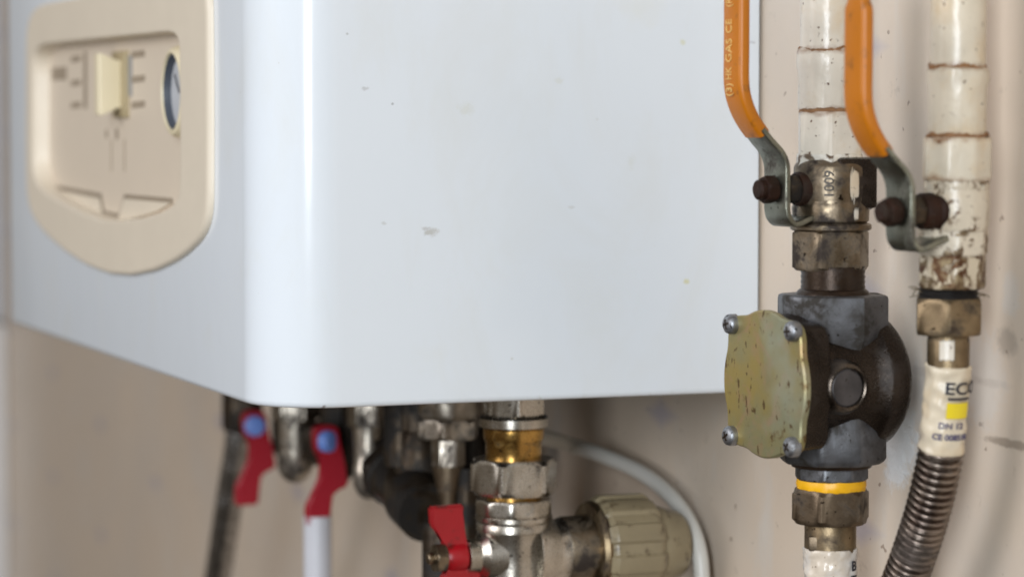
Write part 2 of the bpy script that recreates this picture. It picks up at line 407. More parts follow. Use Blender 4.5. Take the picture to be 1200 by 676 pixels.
# ------------------------------------------------------------------ boiler
corner = at(311, 481.4, FRONT)
BX1, BZ0 = corner.x, corner.z
BX0 = at(9, 338, FRONT).x
def enamel():
    s = NT('white_enamel')
    base = s.mix(s.noise(6, 3), (.785, .83, .875), (.745, .79, .84))
    base = s.mix(s.ramp(s.noise(16, 4, .6), [(.62, 0.), (.82, .35)]), base, (.74, .73, .62))
    def spot(px, py, rx, rz, colr, amt=1., seed=0):
        nonlocal base
        c = at_side(px, py)
        v = s.n('ShaderNodeVectorMath', operation='SUBTRACT'); s.put(v, 0, s.geo); v.inputs[1].default_value = c*MM
        mp = s.mapping(v.outputs[0], (0, 1000/rx, 1000/rz))
        ln = s.n('ShaderNodeVectorMath', operation='LENGTH'); s.put(ln, 0, mp)
        d = s.math('ADD', ln.outputs['Value'], s.math('MULTIPLY_ADD', s.noise(500, 3), 1.6, -.8))
        base = s.mix(s.ramp(d, [(.35, amt*.7), (1., 0.)]), base, colr)
    for a in ((505, 272, 4.5, 2.4, (.36, .33, .26), .75), (499, 268, 2.5, 1.2, (.33, .30, .26), .6), (546, 128, 5, 4, (.60, .60, .48), .45),
              (804, 330, 2.0, 1.8, (.62, .56, .10), .8), (800, 50, 2.0, 1.6, (.62, .60, .25), .6), (428, 104, 2.4, 1.0, (.34, .33, .32), .6),
              (460, 122, .7, .7, (.2, .2, .2), .8), (407, 40, 1., .8, (.3, .3, .28), .7), (670, 243, 2, 1, (.5, .5, .46), .5),
              (880, 50, 2.5, .8, (.2, .2, .22), .5), (655, 95, 3, 2, (.62, .62, .52), .4), (450, 262, 1.6, 1.0, (.45, .45, .42), .6),
              (520, 476, 1.2, .8, (.3, .28, .25), .5), (740, 190, 3, 5, (.66, .68, .62), .4), (381, 477, 1.1, 1.5, (.10, .035, .015), 1.),
              (600, 420, 1, .8, (.5, .48, .4), .6), (700, 140, 1, 1, (.5, .5, .44), .4), (660, 470, 1.4, .7, (.45, .4, .32), .5)):
        spot(*a)
    base = s.mix(s.ramp(s.noise(200, 2, .4), [(.17, .4), (.22, 0.)]), base, (.45, .42, .36))
    # grime gathered along the lower lip, and faint wipe marks
    sz_ = s.n('ShaderNodeSeparateXYZ'); s.put(sz_, 0, s.geo)
    zz = s.math('MULTIPLY_ADD', sz_.outputs[2], 1000/9, -BZ0/9)
    lip = s.math('ADD', zz, s.math('MULTIPLY_ADD', s.noise(110, 6, .7), 2.6, -1.0))
    base = s.mix(s.ramp(lip, [(-.0, .45), (.2, 0.)]), base, (.45, .38, .28))
    wipe = s.ramp(s.noise(12, 6, .65, vec=s.mapping(s.geo, (1, 1, .5)), dist=1.2), [(.50, 0.), (.75, .5)])
    base = s.mix(wipe, base, (.72, .735, .72))
    h = s.noise(22, 2)
    rr_ = s.math('ADD', s.math('MULTIPLY_ADD', s.noise(14, 4), .05, .125), s.math('MULTIPLY', wipe, .22))
    return s.finish(base, rr_, 0, h, .16, .0012, bevel=0, spec=.5)
def at_side(px, py):
    r = ray(px, py); t = BX1/r.x
    return Vector((BX1, r.y*t, CAMZ+r.z*t))
ENAMEL = enamel()
boiler = thing('wall_boiler', 'large white enamelled wall boiler with cream control panel on its front', 'boiler', ((BX0+BX1)/2, (FRONT+WALL)/2, BZ0))
def footprint(ins):
    pts = []
    def arc(cx, cy, r, a0, a1, n):
        for i in range(n+1):
            a = math.radians(a0+(a1-a0)*i/n); pts.append((cx+r*math.cos(a), cy+r*math.sin(a)))
    R, r = 38-ins, 16-ins
    pts.append((BX1-ins, WALL-2-ins*.5)); 
    arc(BX1-38, FRONT+38, R, 0, -90, 24)
    arc(BX0+16, FRONT+16, r, -90, -180, 10)
    pts.append((BX0+ins, WALL-2-ins*.5)); return pts
rings = []
for z, ins in ((BZ0+14, 9), (BZ0+1.0, 8), (BZ0, 6.5), (BZ0, 2.6), (BZ0+.5, 1.2), (BZ0+1.6, .3), (BZ0+3, 0), (BZ0+690, 0), (BZ0+694, 3)):
    rings.append([Vector((x, y, z)) for x, y in footprint(ins)])
casing = MB().grid(rings, True, True, True).build('casing', ENAMEL, boiler)
# dark chassis tray behind the lower lip
MB().box(wf, BX0+20, BX1-20, FRONT+20, WALL-6, BZ0+10, BZ0+13.5).build('base_tray', plastic('dark_underside', (.03, .027, .025), .7), boiler)
# ---- control panel, let into an opening cut in the front
BFY = 363.6                       # bezel front plane
NY = Vector((0, -1, 0))
def resample(loop, n):
    L = [(loop[i]-loop[(i+1) % len(loop)]).length for i in range(len(loop))]; T = sum(L); out = []
    acc = 0; i = 0
    for k in range(n):
        d = T*k/n
        while acc+L[i] < d: acc += L[i]; i += 1
        out.append(loop[i].lerp(loop[(i+1) % len(loop)], (d-acc)/L[i]))
    return out
def polar(loop, c, n):
    out = []
    for k in range(n):
        a = 2*PI*k/n; dx, dz = math.cos(a), math.sin(a); best = 0
        for i in range(len(loop)):
            p, q = loop[i]-c, loop[(i+1) % len(loop)]-c
            den = dx*(q.z-p.z)-dz*(q.x-p.x)
            if abs(den) < 1e-9: continue
            t = (p.x*(q.z-p.z)-p.z*(q.x-p.x))/den; u = (p.x*dz-p.z*dx)/den
            if -1e-6 <= u <= 1+1e-6 and t > best: best = t
        out.append(Vector((c.x+dx*best, c.y, c.z+dz*best)))
    return out
outer = [at(x, y, BFY) for x, y in ((243,-30),(244,100),(244,252),(242,266),(236,277),(224,290),(205,305),(180,317),(152,323),(126,321),(100,311),(75,295),(52,275),(36,255),(30,240),(29,215),(29,120),(29,40),(30,25),(34,13),(42,6))]
inner = [at(x, y, BFY) for x, y in ((209,36),(210,120),(210,228),(206,240),(190,249),(165,256),(140,259),(120,258),(95,249),(70,236),(50,224),(41,215),(38,200),(38,120),(38,60),(40,53))]
cc_ = at(125, 140, BFY)
po, pi_ = polar(outer, cc_, 240), polar(inner, cc_, 240)
for _ in range(4): po = [(po[i-1]+po[i]*2+po[(i+1) % 240])/4 for i in range(240)]
for _ in range(3): pi_ = [(pi_[i-1]+pi_[i]*2+pi_[(i+1) % 240])/4 for i in range(240)]
HX0, HX1 = min(p.x for p in pi_)-1, max(p.x for p in pi_)+1
HZ0, HZ1 = min(p.z for p in pi_)-.5, max(p.z for p in pi_)+1
_ca = casing; _bm = bmesh.new(); _bm.from_mesh(_ca.data); _o = boiler.location
_lo, _hi = Vector((HX0, 0, HZ0))*MM-_o, Vector((HX1, 0, HZ1))*MM-_o; _fy = FRONT*MM-_o.y
_ff = [f for f in _bm.faces if all(abs(v.co.y-_fy) < 2e-6 for v in f.verts) and f.calc_area() > .01]
for co, no in ((_lo, (1, 0, 0)), (_hi, (1, 0, 0)), (_lo, (0, 0, 1)), (_hi, (0, 0, 1))):
    _ff = [f for f in _ff if f.is_valid]
    geo = _ff+list({e for f in _ff for e in f.edges})+list({v for f in _ff for v in f.verts})
    r_ = bmesh.ops.bisect_plane(_bm, geom=geo, plane_co=co, plane_no=no)
    _ff = [f for f in _bm.faces if all(abs(v.co.y-_fy) < 2e-6 for v in f.verts) and abs(f.normal.y) > .9]
for f in _ff:
    c = f.calc_center_median()
    if _lo.x < c.x < _hi.x and _lo.z < c.z < _hi.z: _bm.faces.remove(f)
_bm.to_mesh(_ca.data); _bm.free()
def shr(loop, f, dy): return [Vector((cc_.x+(p.x-cc_.x)*f, p.y+dy, cc_.z+(p.z-cc_.z)*f)) for p in loop]
b = MB()
b.grid([shr(po, 1.0, 3.3), shr(po, .999, 2.2), shr(po, .995, .9), shr(po, .986, .2), shr(po, .976, 0), shr(po, .970, 0), shr(pi_, 1.03, 0), shr(pi_, 1.015, 0), shr(pi_, 1.0, .8), shr(pi_, .995, 2.5), shr(pi_, .985, 10.6)], True, False, False)
bez = b.build('control_panel', CREAM, boiler, smooth=50)
MB().box(wf, HX0-6, HX1+6, BFY+10.4, BFY+11.8, HZ0-6, HZ1+6).build('faceplate', CREAM2, bez)
FY = BFY+10.3
def P(x, y): return at(x, y, FY)
# slider knob: flared tongue
c0, c1 = P(139, 99), P(150, 99)
zt, zb = P(145, 70).z, P(145, 128).z
b = MB(); xm = (c0.x+c1.x)/2
rg = []
for dy, hx, k in ((0, 6, .95), (-4, 6, .97), (-11, 6, 1.2), (-13.5, 5.6, 1.25), (-14.5, 4.5, 1.2)):
    zc, hz = (zt+zb)/2, (zt-zb)/2*k
    rg.append([Vector((xm-5+sx*hx, FY+dy, zc+sz*hz)) for sx, sz in ((-1,-1),(1,-1),(1,1),(-1,1))])
b.grid(rg).build('slider_knob', KNOB, bez, smooth=20)
b = MB(); zc = (zt+zb)/2; hz = (zt-zb)/2
b.box(wf, xm-20, xm+14, FY-2.0, FY+.5, zc-hz*1.35, zc+hz*1.35, .6).build('slider_base_shade', plastic('olive_base_shade', (.42, .34, .20), .5), bez)  # base trim in dark olive: shadow round the knob's foot put into its colour
for y in (63, 92, 122): MB().ribbon([P(155, y+1.5), P(169, y-.2)], 3.6, NY, .3).build('tick_mark', MARK, bez)
for y in (68, 96, 122): MB().ribbon([P(84, y+2), P(94, y+.5)], 3.6, NY, .3).build('tick_mark', MARK, bez)
MB().ribbon([P(153, 70), P(153, 108)], 8, NY, .2).build('scale_strip', plastic('blue_grey_print', (.36, .36, .36), .6), bez)
MB().ribbon([P(100, 66), P(100, 122)], 9, NY, .2).build('scale_strip', MARK, bez)
MB().ribbon([P(62, 87), P(77, 86)], 8, NY, .3).build('printed_symbol', MARK, bez)
for x_, r_ in ((125, 2.6), (137, 3.4)):
    MB().lathe(Frame(P(x_, 157), Vector((1,0,0)), Vector((0,0,1)), NY), [(0, r_), (.3, r_)], seg=16).build('printed_symbol', MARK, bez)
for x_ in (131, 146): MB().ribbon([P(x_, 165), P(x_, 200)], 1.6, NY, .3).build('groove', plastic('faint_line', (.42, .34, .25), .6), bez)
b = MB(); b.ribbon([P(66, 220), P(118, 230), P(122, 250), P(140, 254), P(147, 231), P(202, 236)], 3.2, NY, .35).build('flap_seam', SEAM, bez)
fl = [P(68, 223), P(117, 232), P(121, 252), P(141, 256), P(148, 233), P(203, 238), P(186, 248), P(160, 256), P(128, 260), P(98, 250), P(78, 237)]
MB().prism([p+NY*.2 for p in fl], NY*1.2).build('flap', CREAM, bez)
# pressure gauge
gf = Frame(P(217, 108)+NY*0, Vector((1,0,0)), Vector((0,0,1)), NY)
g = MB().lathe(gf, [(-.5, 25), (5, 24), (7.4, 22.5), (7.9, 20.5), (6, 19.6), (3, 19.4)], seg=64, cap=False).build('pressure_gauge', KNOB, bez)
MB().lathe(gf, [(2.2, 19.6), (6.9, 19.6), (7.2, 18.8), (5.2, 18.3), (2.2, 18.0)], seg=64, cap=False).build('gauge_rim', NAVY, bez)
MB().lathe(gf, [(1.0, 19.3), (3.0, 19.3)], seg=48).build('gauge_dial', DIAL, bez)
b = MB(); b.ribbon([gf.p(0, 0, 3.2), gf.p(-9, 9, 3.2)], 1.2, NY, .3).build('gauge_needle', INK, bez)
# ------------------------------------------------------------------ levered ball valves on the gas pipes
AROT = math.radians(7)
AX = Vector((math.sin(AROT), -math.cos(AROT), 0))      # stem direction, away from the wall
TX = Vector((math.cos(AROT), math.sin(AROT), 0))       # across, towards the camera
def strip_section(w, t, r=.5, n=4):
    pts = []
    for cx, cy, a0 in ((w/2-r, t/2-r, 0), (-w/2+r, t/2-r, 90), (-w/2+r, -t/2+r, 180), (w/2-r, -t/2+r, 270)):
        for i in range(n+1):
            a = math.radians(a0+90*i/n); pts.append((cx+r*math.cos(a), cy+r*math.sin(a)))
    return pts
def make_lever(parent, sf, top, text=None):
    """sf: Frame at stem centre, x=AX, y=TX"""
    prof = [(10, -11.0), (17, -13.2), (23.5, -15.2), (27.0, -13), (28.3, -9.5), (28.5, -4), (28.5, 6), (29, 11.5), (31.5, 16.5), (36.5, 21.5), (41, 26.5)]
    pts = catmull([sf.p(a, 0, z) for a, z in prof], 5)
    n = len(pts)
    def sec(i):
        t = i/(n-1); wd = 19 if t > .2 else 19-2*(1-t/.2)**2
        if t > .75: wd = 19-2.0*(t-.75)/.25
        return strip_section(wd*.94, 2.6, .7)
    lev = MB().sweep(pts, sec, TX).build('lever', LEVERM, parent)
    prof2 = [(39.2, 24.5), (43, 29), (46.5, 34.5), (49, 41), (50, 48), (50, 60), (50, 75), (50, top-9), (50, top-4), (50, top-1), (50, top)]
    pts = catmull([sf.p(a, 0, z) for a, z in prof2], 5); n2 = len(pts)
    def sec2(i):
        z = pts[i].z-sf.o.z; e = max(0, z-(top-8))/8
        wd = 15.2*math.sqrt(max(.02, 1-e*e)); 
        return strip_section(max(wd, 3), 5.6*(1-.35*e*e), 2.3 if e < .6 else 1.2 if wd > 5 else 1.2, 5)
    grip = MB().sweep(pts, sec2, TX).build('grip', ORANGE, lev, smooth=60)
    # rivet hole in the strip
    hf = Frame(sf.p(37.2, 0, 22), TX, Vector((0,0,1)), (AX*.72-Vector((0,0,1))*-.0+Vector((0,0,-.69))*-1*-1).normalized())
    if text:
        for word, z, xs in text:
            textmesh(word, 6.6, lambda u, v, w_, z=z: sf.p(50+2.8+w_-(.15 if z < 45 else 0), -v-1.4, u+z), EMBOSS, lev, 'embossed_lettering', depth=.3, xs=xs, bold=.03)
    return lev
def hexcyl(b, fr, h0, h1, R, ph=0): return b.nut(fr, h0, h1, R, 6, ph, 1.0, 48)
def stem_parts(v, sf, rusty=True):
    af = Frame(sf.o, TX, Vector((0, 0, 1)), AX)
    MB().lathe(af, [(8, 9.6), (12, 8.9), (13, 7.8), (18, 7.5), (19, 6.8)], seg=48, jit=.25).build('packing_gland', RUST, v)
    b = MB(); hexcyl(b, af, 18.5, 25.5, 6.6, 12).build('gland_nut', STEEL if False else DARKBR, v)
    MB().lathe(af, [(25, 4), (36, 4)], seg=24).build('stem', DARK, v)
    b = MB(); hexcyl(b, af, 30.2, 36.0, 6.3, 20)
    b.lathe(af, [(35.8, 4.6), (38.4, 4.4), (39.2, 3.4)], seg=32, jit=.2).build('lever_nut', RUST, v)
# ================= gas line one
c1 = Column(968, 46)
S1 = c1.k
f1 = c1.at0(); f1.o.z = 0
def Z1(py): return c1.z(py)
gp = thing('gas_pipe', 'white painted steel gas pipe above the left valve, rust lines at its joints', 'pipe', (c1.x0, c1.y0, Z1(128)))
MB().lathe(f1, [(Z1(66), 32*S1), (Z1(-40), 32*S1)], seg=64, jit=.18).build('pipe', WPAINT, gp)
MB().lathe(f1, [(Z1(131), 32.5*S1), (Z1(128), 34*S1), (Z1(86), 34*S1), (Z1(78), 36.6*S1), (Z1(63), 36.2*S1), (Z1(58.5), 33.5*S1)], seg=72, jit=.5, jz=1.5).build('coupling', WPAINT, gp)
MB().lathe(f1, [(Z1(61.5), 32.9*S1), (Z1(60.5), 34.3*S1), (Z1(58), 34.1*S1), (Z1(57), 32.6*S1)], seg=90, jit=.8, jz=1.5, seed=3).build('rust_line', RINGRUST, gp)
v1 = thing('ball_valve', 'brass gas ball valve with orange lever, directly above the round regulator', 'valve', (c1.x0, c1.y0, Z1(315)), 'orange levered gas valves')
c1v = Column(971, 46); fv = c1v.at0(); R = c1v.k
MB().nut(fv, Z1(196), Z1(131), 41*R, 6, 4, 1.0).build('hex_end', WPEEL if False else WPAINT, v1)
MB().lathe(fv, [(Z1(132.5), 33*R), (Z1(131.5), 35.6*R), (Z1(128.5), 35.4*R), (Z1(127), 33*R)], seg=90, jit=.9, jz=1.3, seed=8).build('rust_line', RINGRUST, v1)
MB().nut(fv, Z1(206), Z1(180), 43.5*R, 6, 4, 1.5).build('painted_collar', WPEEL, v1)
c1b = Column(973, 46); fb = c1b.at0(); R = c1b.k
MB().lathe(fb, [(Z1(262), 40*R), (Z1(258), 44.5*R), (Z1(243), 45.5*R), (Z1(238), 44*R), (Z1(236), 43.2*R), (Z1(234), 43.6*R), (Z1(215), 44.2*R), (Z1(196), 43.6*R), (Z1(192), 42*R), (Z1(187), 36*R)], seg=96, jit=.2).build('body', STEEL, v1)
MB().lathe(fb, [(Z1(270), 44*R), (Z1(268), 47.5*R), (Z1(263), 47.8*R), (Z1(261), 45*R)], 8, -12, 96).build('flange', STEEL, v1)
MB().nut(fb, Z1(316), Z1(268), 47*R, 6, -13, 1.6).build('hex_nut', STEEL, v1)
# side boss with heavy flat face to the right of the body
sf1 = Frame(Vector((c1b.x0, c1b.y0, Z1(221))), AX, TX, Vector((0, 0, 1)))
b = MB(); b.box(sf1, -15, 6, 7, 15.5, -9, 14, 2.5); b.build('body_boss', DARK, v1)
stem_parts(v1, sf1)
def fleck(fr_, rad, a0, a1, z0, z1, mat, parent, seed=0):
    rows = []; n = 14
    for k in range(n+1):
        a = math.radians(a0+(a1-a0)*k/n); q = .8+.2*math.sin(PI*k/n)-(.3 if k in (0, n) else 0)
        u = noise.noise(Vector((k*.8, seed, 0)))*.6-.1*(k % 3); v_ = noise.noise(Vector((k*.9, seed+5, 0)))*.6
        zm = (z0+z1)/2; hz_ = (z1-z0)/2
        rows.append([fr_.p(r_*math.cos(a), r_*math.sin(a), z_) for r_, z_ in ((rad, zm+hz_*(q+u)), (rad+.35, zm+hz_*(q+u)-.2), (rad+.35, zm-hz_*(q+v_)+.2), (rad, zm-hz_*(q+v_)))])
    MB().grid(rows).build('paint_fleck', mat, parent)
fleck(fb, 44.1*R, 30, 46, Z1(232), Z1(197), WPAINT, v1, 1)
fleck(fb, 45.4*R, 36, 44, Z1(256), Z1(243), WPAINT, v1, 9)
make_lever(v1, sf1, 93, (('(3)', 43.5, .8), ('HK', 50.5, .6), ('GAS', 60.5, .85), ('CE', 71, .8), ('(R)', 82, .7)))
rb = 43.9*R
def wrap_vertical(fr, r0, ph0, z0):
    def fn(u, v, w_):
        a = math.radians(ph0)+(-v)/r0*1.0
        return fr.p((r0+w_)*math.cos(a), (r0+w_)*math.sin(a), z0+u)
    return fn
textmesh('1009', 5.9, wrap_vertical(fb, rb+.35, -2, Z1(215)), plastic('casting_number', (.04, .028, .018), .45), v1, 'casting_number', depth=.5, bold=.08, xs=1.05)
# ================= regulator
cr = Column(976, 46); fr = cr.at0(); R = cr.k
zc = cr.z(446)
reg = thing('gas_regulator', 'grey cast gas regulator with oily black round body and four-screw yellow cover plate', 'regulator', (cr.x0, cr.y0, cr.z(560)))
def threads(z0, z1, r, pitch=1.5, amp=.7):
    prof = []; z = z0
    while z < z1: prof += [(z, r-amp), (z+pitch*.5, r)]; z += pitch
    return prof
MB().lathe(fr, threads(cr.z(345), cr.z(314), 38*R, 2.3, .35)+[(cr.z(313), 37*R)], seg=64).build('inlet_nipple', THREAD, reg)
MB().lathe(fr, [(cr.z(348), 44*R), (cr.z(344), 44*R), (cr.z(340), 41*R), (cr.z(338), 38*R)], seg=64, jit=.4).build('sealant_ring', THREAD, reg)
b = MB(); o8 = math.cos(PI/8)
b.lathe(fr, [(cr.z(420), 50*R, 50*R*o8), (cr.z(392), 66*R, 66*R*o8), (cr.z(350), 66*R, 66*R*o8), (cr.z(346), 65*R, 65*R*o8), (cr.z(344.5), 61*R, 62*R*o8)], 8, -11.5, 96).build('inlet_neck', GREYCAST, reg)
b = MB()
b.lathe(fr, [(cr.z(541), 58*R, 60*R*o8), (cr.z(538), 62*R, 63*R*o8), (cr.z(534), 65*R, 65*R*o8), (cr.z(505), 64*R, 66*R*o8), (cr.z(470), 52*R, 52*R*o8)], 8, -11.5, 96).build('outlet_neck', GREYCAST, reg)
MB().nut(fr, cr.z(561), cr.z(543), 44*R, 8, -11.5, 1.0).build('outlet_collar', GREYCAST, reg)
MB().lathe(fr, [(cr.z(546), 47*R), (cr.z(540), 49*R)], seg=48).build('outlet_gasket', THREAD, reg)
ro = Vector((cr.x0, cr.y0, zc))
rf = Frame(ro, TX, Vector((0, 0, 1)), AX)
MB().lathe(rf, [(-25, 22), (-23.5, 27.5), (-20, 30.4), (-16, 31.4), (-11.5, 31.4), (-10.2, 30.8), (-9.2, 29.4), (-4, 27.4), (4, 25.8), (13, 26.0), (25, 27.5)], seg=96, jit=.2).build('body', DARK, reg)
def coverr(th, rad=32.6, sq=29.3):
    c_, s_ = abs(math.cos(th)), abs(math.sin(th))
    rs = sq/((c_**8+s_**8)**(1/8))
    return max(rad, min(rs, 39))
def cover_ring(h, ins):
    out = []
    for j in range(240):
        th = 2*PI*j/240
        r_ = sum(coverr(th+dd*.035) for dd in (-2, -1, 0, 1, 2))/5-ins
        out.append(rf.p(r_*math.cos(th), r_*math.sin(th), h))
    return out
MB().grid([cover_ring(20, 3.2), cover_ring(21.5, 2.0), cover_ring(32.4, 1.6), cover_ring(33, 1.8)]).build('body_flange', DARK, reg)
MB().grid([cover_ring(33.1, .4), cover_ring(33.6, 0), cover_ring(35.8, 0), cover_ring(36.6, .8)]).build('cover_plate', ZINC, reg, smooth=30)
for sx in (-1, 1):
    for sz in (-1, 1):
        so = rf.p(sx*24.5, sz*25.0, 36.6); sfm = Frame(so, TX, Vector((0, 0, 1)), AX)
        sc = MB().lathe(sfm, [(-1, 4.5), (1.8, 4.5), (3.0, 4.1), (3.7, 3.2), (4.1, 1.6), (4.15, .05)], seg=40).build('screw', SCREW, reg)
        a = random.uniform(0, 1.5); b = MB()
        for q in (0, PI/2):
            u = Vector((math.cos(a+q), math.sin(a+q)))
            fx = Frame(so, TX*u.x+Vector((0,0,1))*u.y, TX*-u.y+Vector((0,0,1))*u.x, AX)
            b.box(fx, -2.2, 2.2, -.5, .5, 3.3, 4.28)
        b.build('cross_slot', THREAD, sc)
pf = Frame(rf.o+AX*13.2+TX*1.8, AX, Vector((0, 0, 1)), TX)
plug = MB().lathe(pf, [(20, 12.5), (26.6, 11.8), (28.6, 10.6), (29.6, 10.0), (30.0, 9.2), (29.4, 8.5), (28.2, 8.2)], seg=64, cap=False).build('side_port', metal('port_casting', (.17, .145, .12), (.07, .055, .045), g=.42, rough=.28), reg)
MB().lathe(pf, [(26, 8.4), (28.6, 8.3), (29.2, 7.6), (29.0, 0.1)], seg=48).build('port_plug', metal('plug_grey', (.11, .10, .10), (.055, .05, .05), g=.42, rough=.5, metalness=.6), plug)
# ================= hose below the regulator
h1 = thing('gas_hose', 'white sheathed gas connector with brown hex nut and yellow seal under the regulator', 'hose', (cr.x0, cr.y0, cr.z(700)))
MB().lathe(fr, [(cr.z(575), 38*R), (cr.z(573), 40*R), (cr.z(566), 41.5*R), (cr.z(561), 40*R), (cr.z(560), 38*R)], seg=72, jit=.45, jz=.9).build('sealing_ring', YELLOW, h1)
ch = Column(975, 46); fh = ch.at0(); R = ch.k
MB().nut(fh, ch.z(612), ch.z(571), 47.5*R, 6, -13, 2.2).build('union_nut', NUTBRASS, h1)
b = MB().lathe(fh, [(ch.z(645), 30.5*R), (ch.z(612), 30.5*R), (ch.z(610), 30*R)], seg=64)
b.build('ferrule', OLDBRASS, h1)
fxx = ch.at0()
b = MB().box(Frame(fxx.p(0, 0, ch.z(642)), fxx.x, fxx.y, fxx.z), 4, 30.4*R*.86, -30*R*.84, -4*R, 0, 6.5, .6); b.build('ferrule_flat', NUTBRASS, h1)
prof = []
for i in range(30):
    z = ch.z(642)-i*1.3; prof.append((z, 31.2*R+.22*math.sin(i*1.1)))
MB().lathe(fh, prof[::-1]+[(ch.z(641), 30.6*R)], seg=72, jit=1.0, seed=4).build('sleeve', SLEEVEW, h1, smooth=60)
textmesh('B', 6.2, lambda u, v, w_: fh.p((31.6*R+w_+.5)*math.cos(1.0+u/(31*R)), (31.6*R+w_+.5)*math.sin(1.0+u/(31*R)), ch.z(660)+v), INK, h1, 'printed_letter', bold=.1)
textmesh('T', 6.2, lambda u, v, w_: fh.p((31.6*R+w_+.5)*math.cos(1.0+u/(31*R)), (31.6*R+w_+.5)*math.sin(1.0+u/(31*R)), ch.z(677)+v), INK, h1, 'printed_letter', bold=.1)
# ================= gas line two
c2 = Column(1120, 34); f2 = c2.at0(); R = c2.k; Z2 = c2.z
gp2 = thing('gas_pipe', 'cream painted steel gas pipe above the right valve, nearest the right edge', 'pipe', (c2.x0, c2.y0, Z2(160)))
MB().lathe(f2, [(Z2(84), 32.3*R), (Z2(-40), 32.3*R)], seg=64, jit=.22).build('pipe', WPAINT2, gp2)
MB().lathe(f2, [(Z2(161), 33*R), (Z2(158), 34.4*R), (Z2(104), 34.4*R), (Z2(95), 36.4*R), (Z2(82), 36*R), (Z2(79), 32.8*R)], seg=72, jit=.45, jz=.8, seed=5).build('coupling', WPAINT2, gp2)
MB().lathe(f2, [(Z2(81.5), 33.2*R), (Z2(80.5), 34.0*R), (Z2(77.5), 33.8*R), (Z2(76), 32.3*R)], seg=90, jit=.8, jz=2.0, seed=13).build('rust_line', RINGRUST, gp2)
v2 = thing('ball_valve', 'paint-flaked gas ball valve with orange lever on the right-hand pipe', 'valve', (c2.x0, c2.y0, Z2(350)), 'orange levered gas valves')
MB().lathe(f2, [(Z2(163), 34*R), (Z2(161.5), 37.0*R), (Z2(158), 36.8*R), (Z2(156), 33*R)], seg=90, jit=.9, jz=1.5, seed=23).build('rust_line', RINGRUST, v2)
MB().nut(f2, Z2(212), Z2(161), 41.5*R, 8, 30-22.5+22.5, 1.0).build('hex_end', WPAINT2, v2)
b = MB()
for j in range(12):
    a = 2*PI*j/12+.1; ff = Frame(f2.p(0, 0, Z2(222)), f2.x*math.cos(a)+f2.y*math.sin(a), -f2.x*math.sin(a)+f2.y*math.cos(a), f2.z)
    b.box(ff, 6, 37.6*R, -3.0, 3.0, 0, Z2(206)-Z2(222), .5)
b.build('castellated_collar', WPEEL2, v2)
MB().lathe(f2, [(Z2(270), 36*R), (Z2(263), 38.2*R), (Z2(240), 39*R), (Z2(226), 38*R), (Z2(218), 36.4*R), (Z2(212), 35*R)], seg=96, jit=.4).build('body', WPEEL2, v2)
c2b = Column(1116, 34); f2b = c2b.at0()
MB().nut(f2b, Z2(299), Z2(265), 42.5*R, 8, 12, 1.2).build('lower_collar', WPEEL2, v2)
MB().nut(f2b, Z2(338), Z2(297), 39.5*R, 8, 8, 1.2).build('lower_nut', WPEEL3, v2)
sf2 = Frame(Vector((c2.x0, c2.y0, Z2(247))), AX, TX, Vector((0, 0, 1)))
stem_parts(v2, sf2)
make_lever(v2, sf2, 89)
# flexible hose two
h2 = thing('gas_hose', 'ribbed steel gas hose with printed yellowed sleeve on the right, leaning left', 'hose', (c2.x0, c2.y0, Z2(530)))
c2c = Column(1112, 34); f2c = c2c.at0()
MB().lathe(f2c, threads(Z2(352), Z2(336), 36*R, 1.8, 1.0)+[(Z2(336), 33*R)], seg=72, jit=.5).build('sealing_thread', BLACKSH, h2)
MB().nut(f2c, Z2(393), Z2(350), 43*R, 6, 2, 2.0).build('union_nut', OLDBRASS, h2)
MB().lathe(f2c, [(Z2(434), 24.5*R), (Z2(428), 25*R), (Z2(400), 25*R), (Z2(392), 24*R), (Z2(388), 22*R)], seg=64).build('ferrule', OLDBRASS, h2)
MB().grid([[f2c.p(rr_*R*math.cos(a), rr_*R*math.sin(a), Z2(yy+.8*math.sin(k*2.1))) for rr_, yy in ((24.8, 422), (25.5, 421), (25.5, 399), (24.8, 398))] for k, a in enumerate([math.radians(-24+5*q) for q in range(9)])]).build('paint_fleck', WPAINT, h2)
for j in range(7):
    b = MB(); sgn = -1 if j % 3 else 1
    a = sgn*math.radians(75+random.uniform(-10, 14)); p = f2c.p(34*R*math.cos(a), 34*R*math.sin(a), Z2(344+random.uniform(-3, 6)))
    q = p+f2c.y*sgn*random.uniform(3, 7)+Vector((0, 0, random.uniform(-5, 2.5)))
    b.tube(catmull([p, (p+q)/2+Vector((0, 0, random.uniform(0, 2))), q], 5), .22, 6).build('hemp_fibre', HAIR, h2)
def hp(px, py, off=34): return at(px, py, WALL-off)
spine = catmull([hp(1112, 426), hp(1108, 470), hp(1103, 528), hp(1091, 585), hp(1076, 635), hp(1056, 690), hp(1040, 725)], 30)
L = [0.0]
for i in range(1, len(spine)): L.append(L[-1]+(spine[i]-spine[i-1]).length)
def on_spine(d):
    for i in range(1, len(L)):
        if L[i] >= d: return spine[i-1].lerp(spine[i], (d-L[i-1])/(L[i]-L[i-1]))
    return spine[-1]
SL = L[60]
pts = [on_spine(SL*i/50) for i in range(51)]
def jr(i): return (26.0+1.2*i/50)*R+.16*math.sin(i*.55)+(.8 if i in (0, 50) else 0)*-1
sl = MB().tube(pts, jr, 48)
for v in sl.bm.verts: v.co += Vector((noise.noise(v.co*.22), noise.noise(v.co*.22+Vector((9, 0, 0))), 0))*1.1
sl = sl.build('sleeve', SLEEVE, h2, smooth=60)
dpath = []; d = SL-2
prof_r = []
while d < L[-1]-1:
    dpath.append(on_spine(d)); prof_r.append(d); d += .42
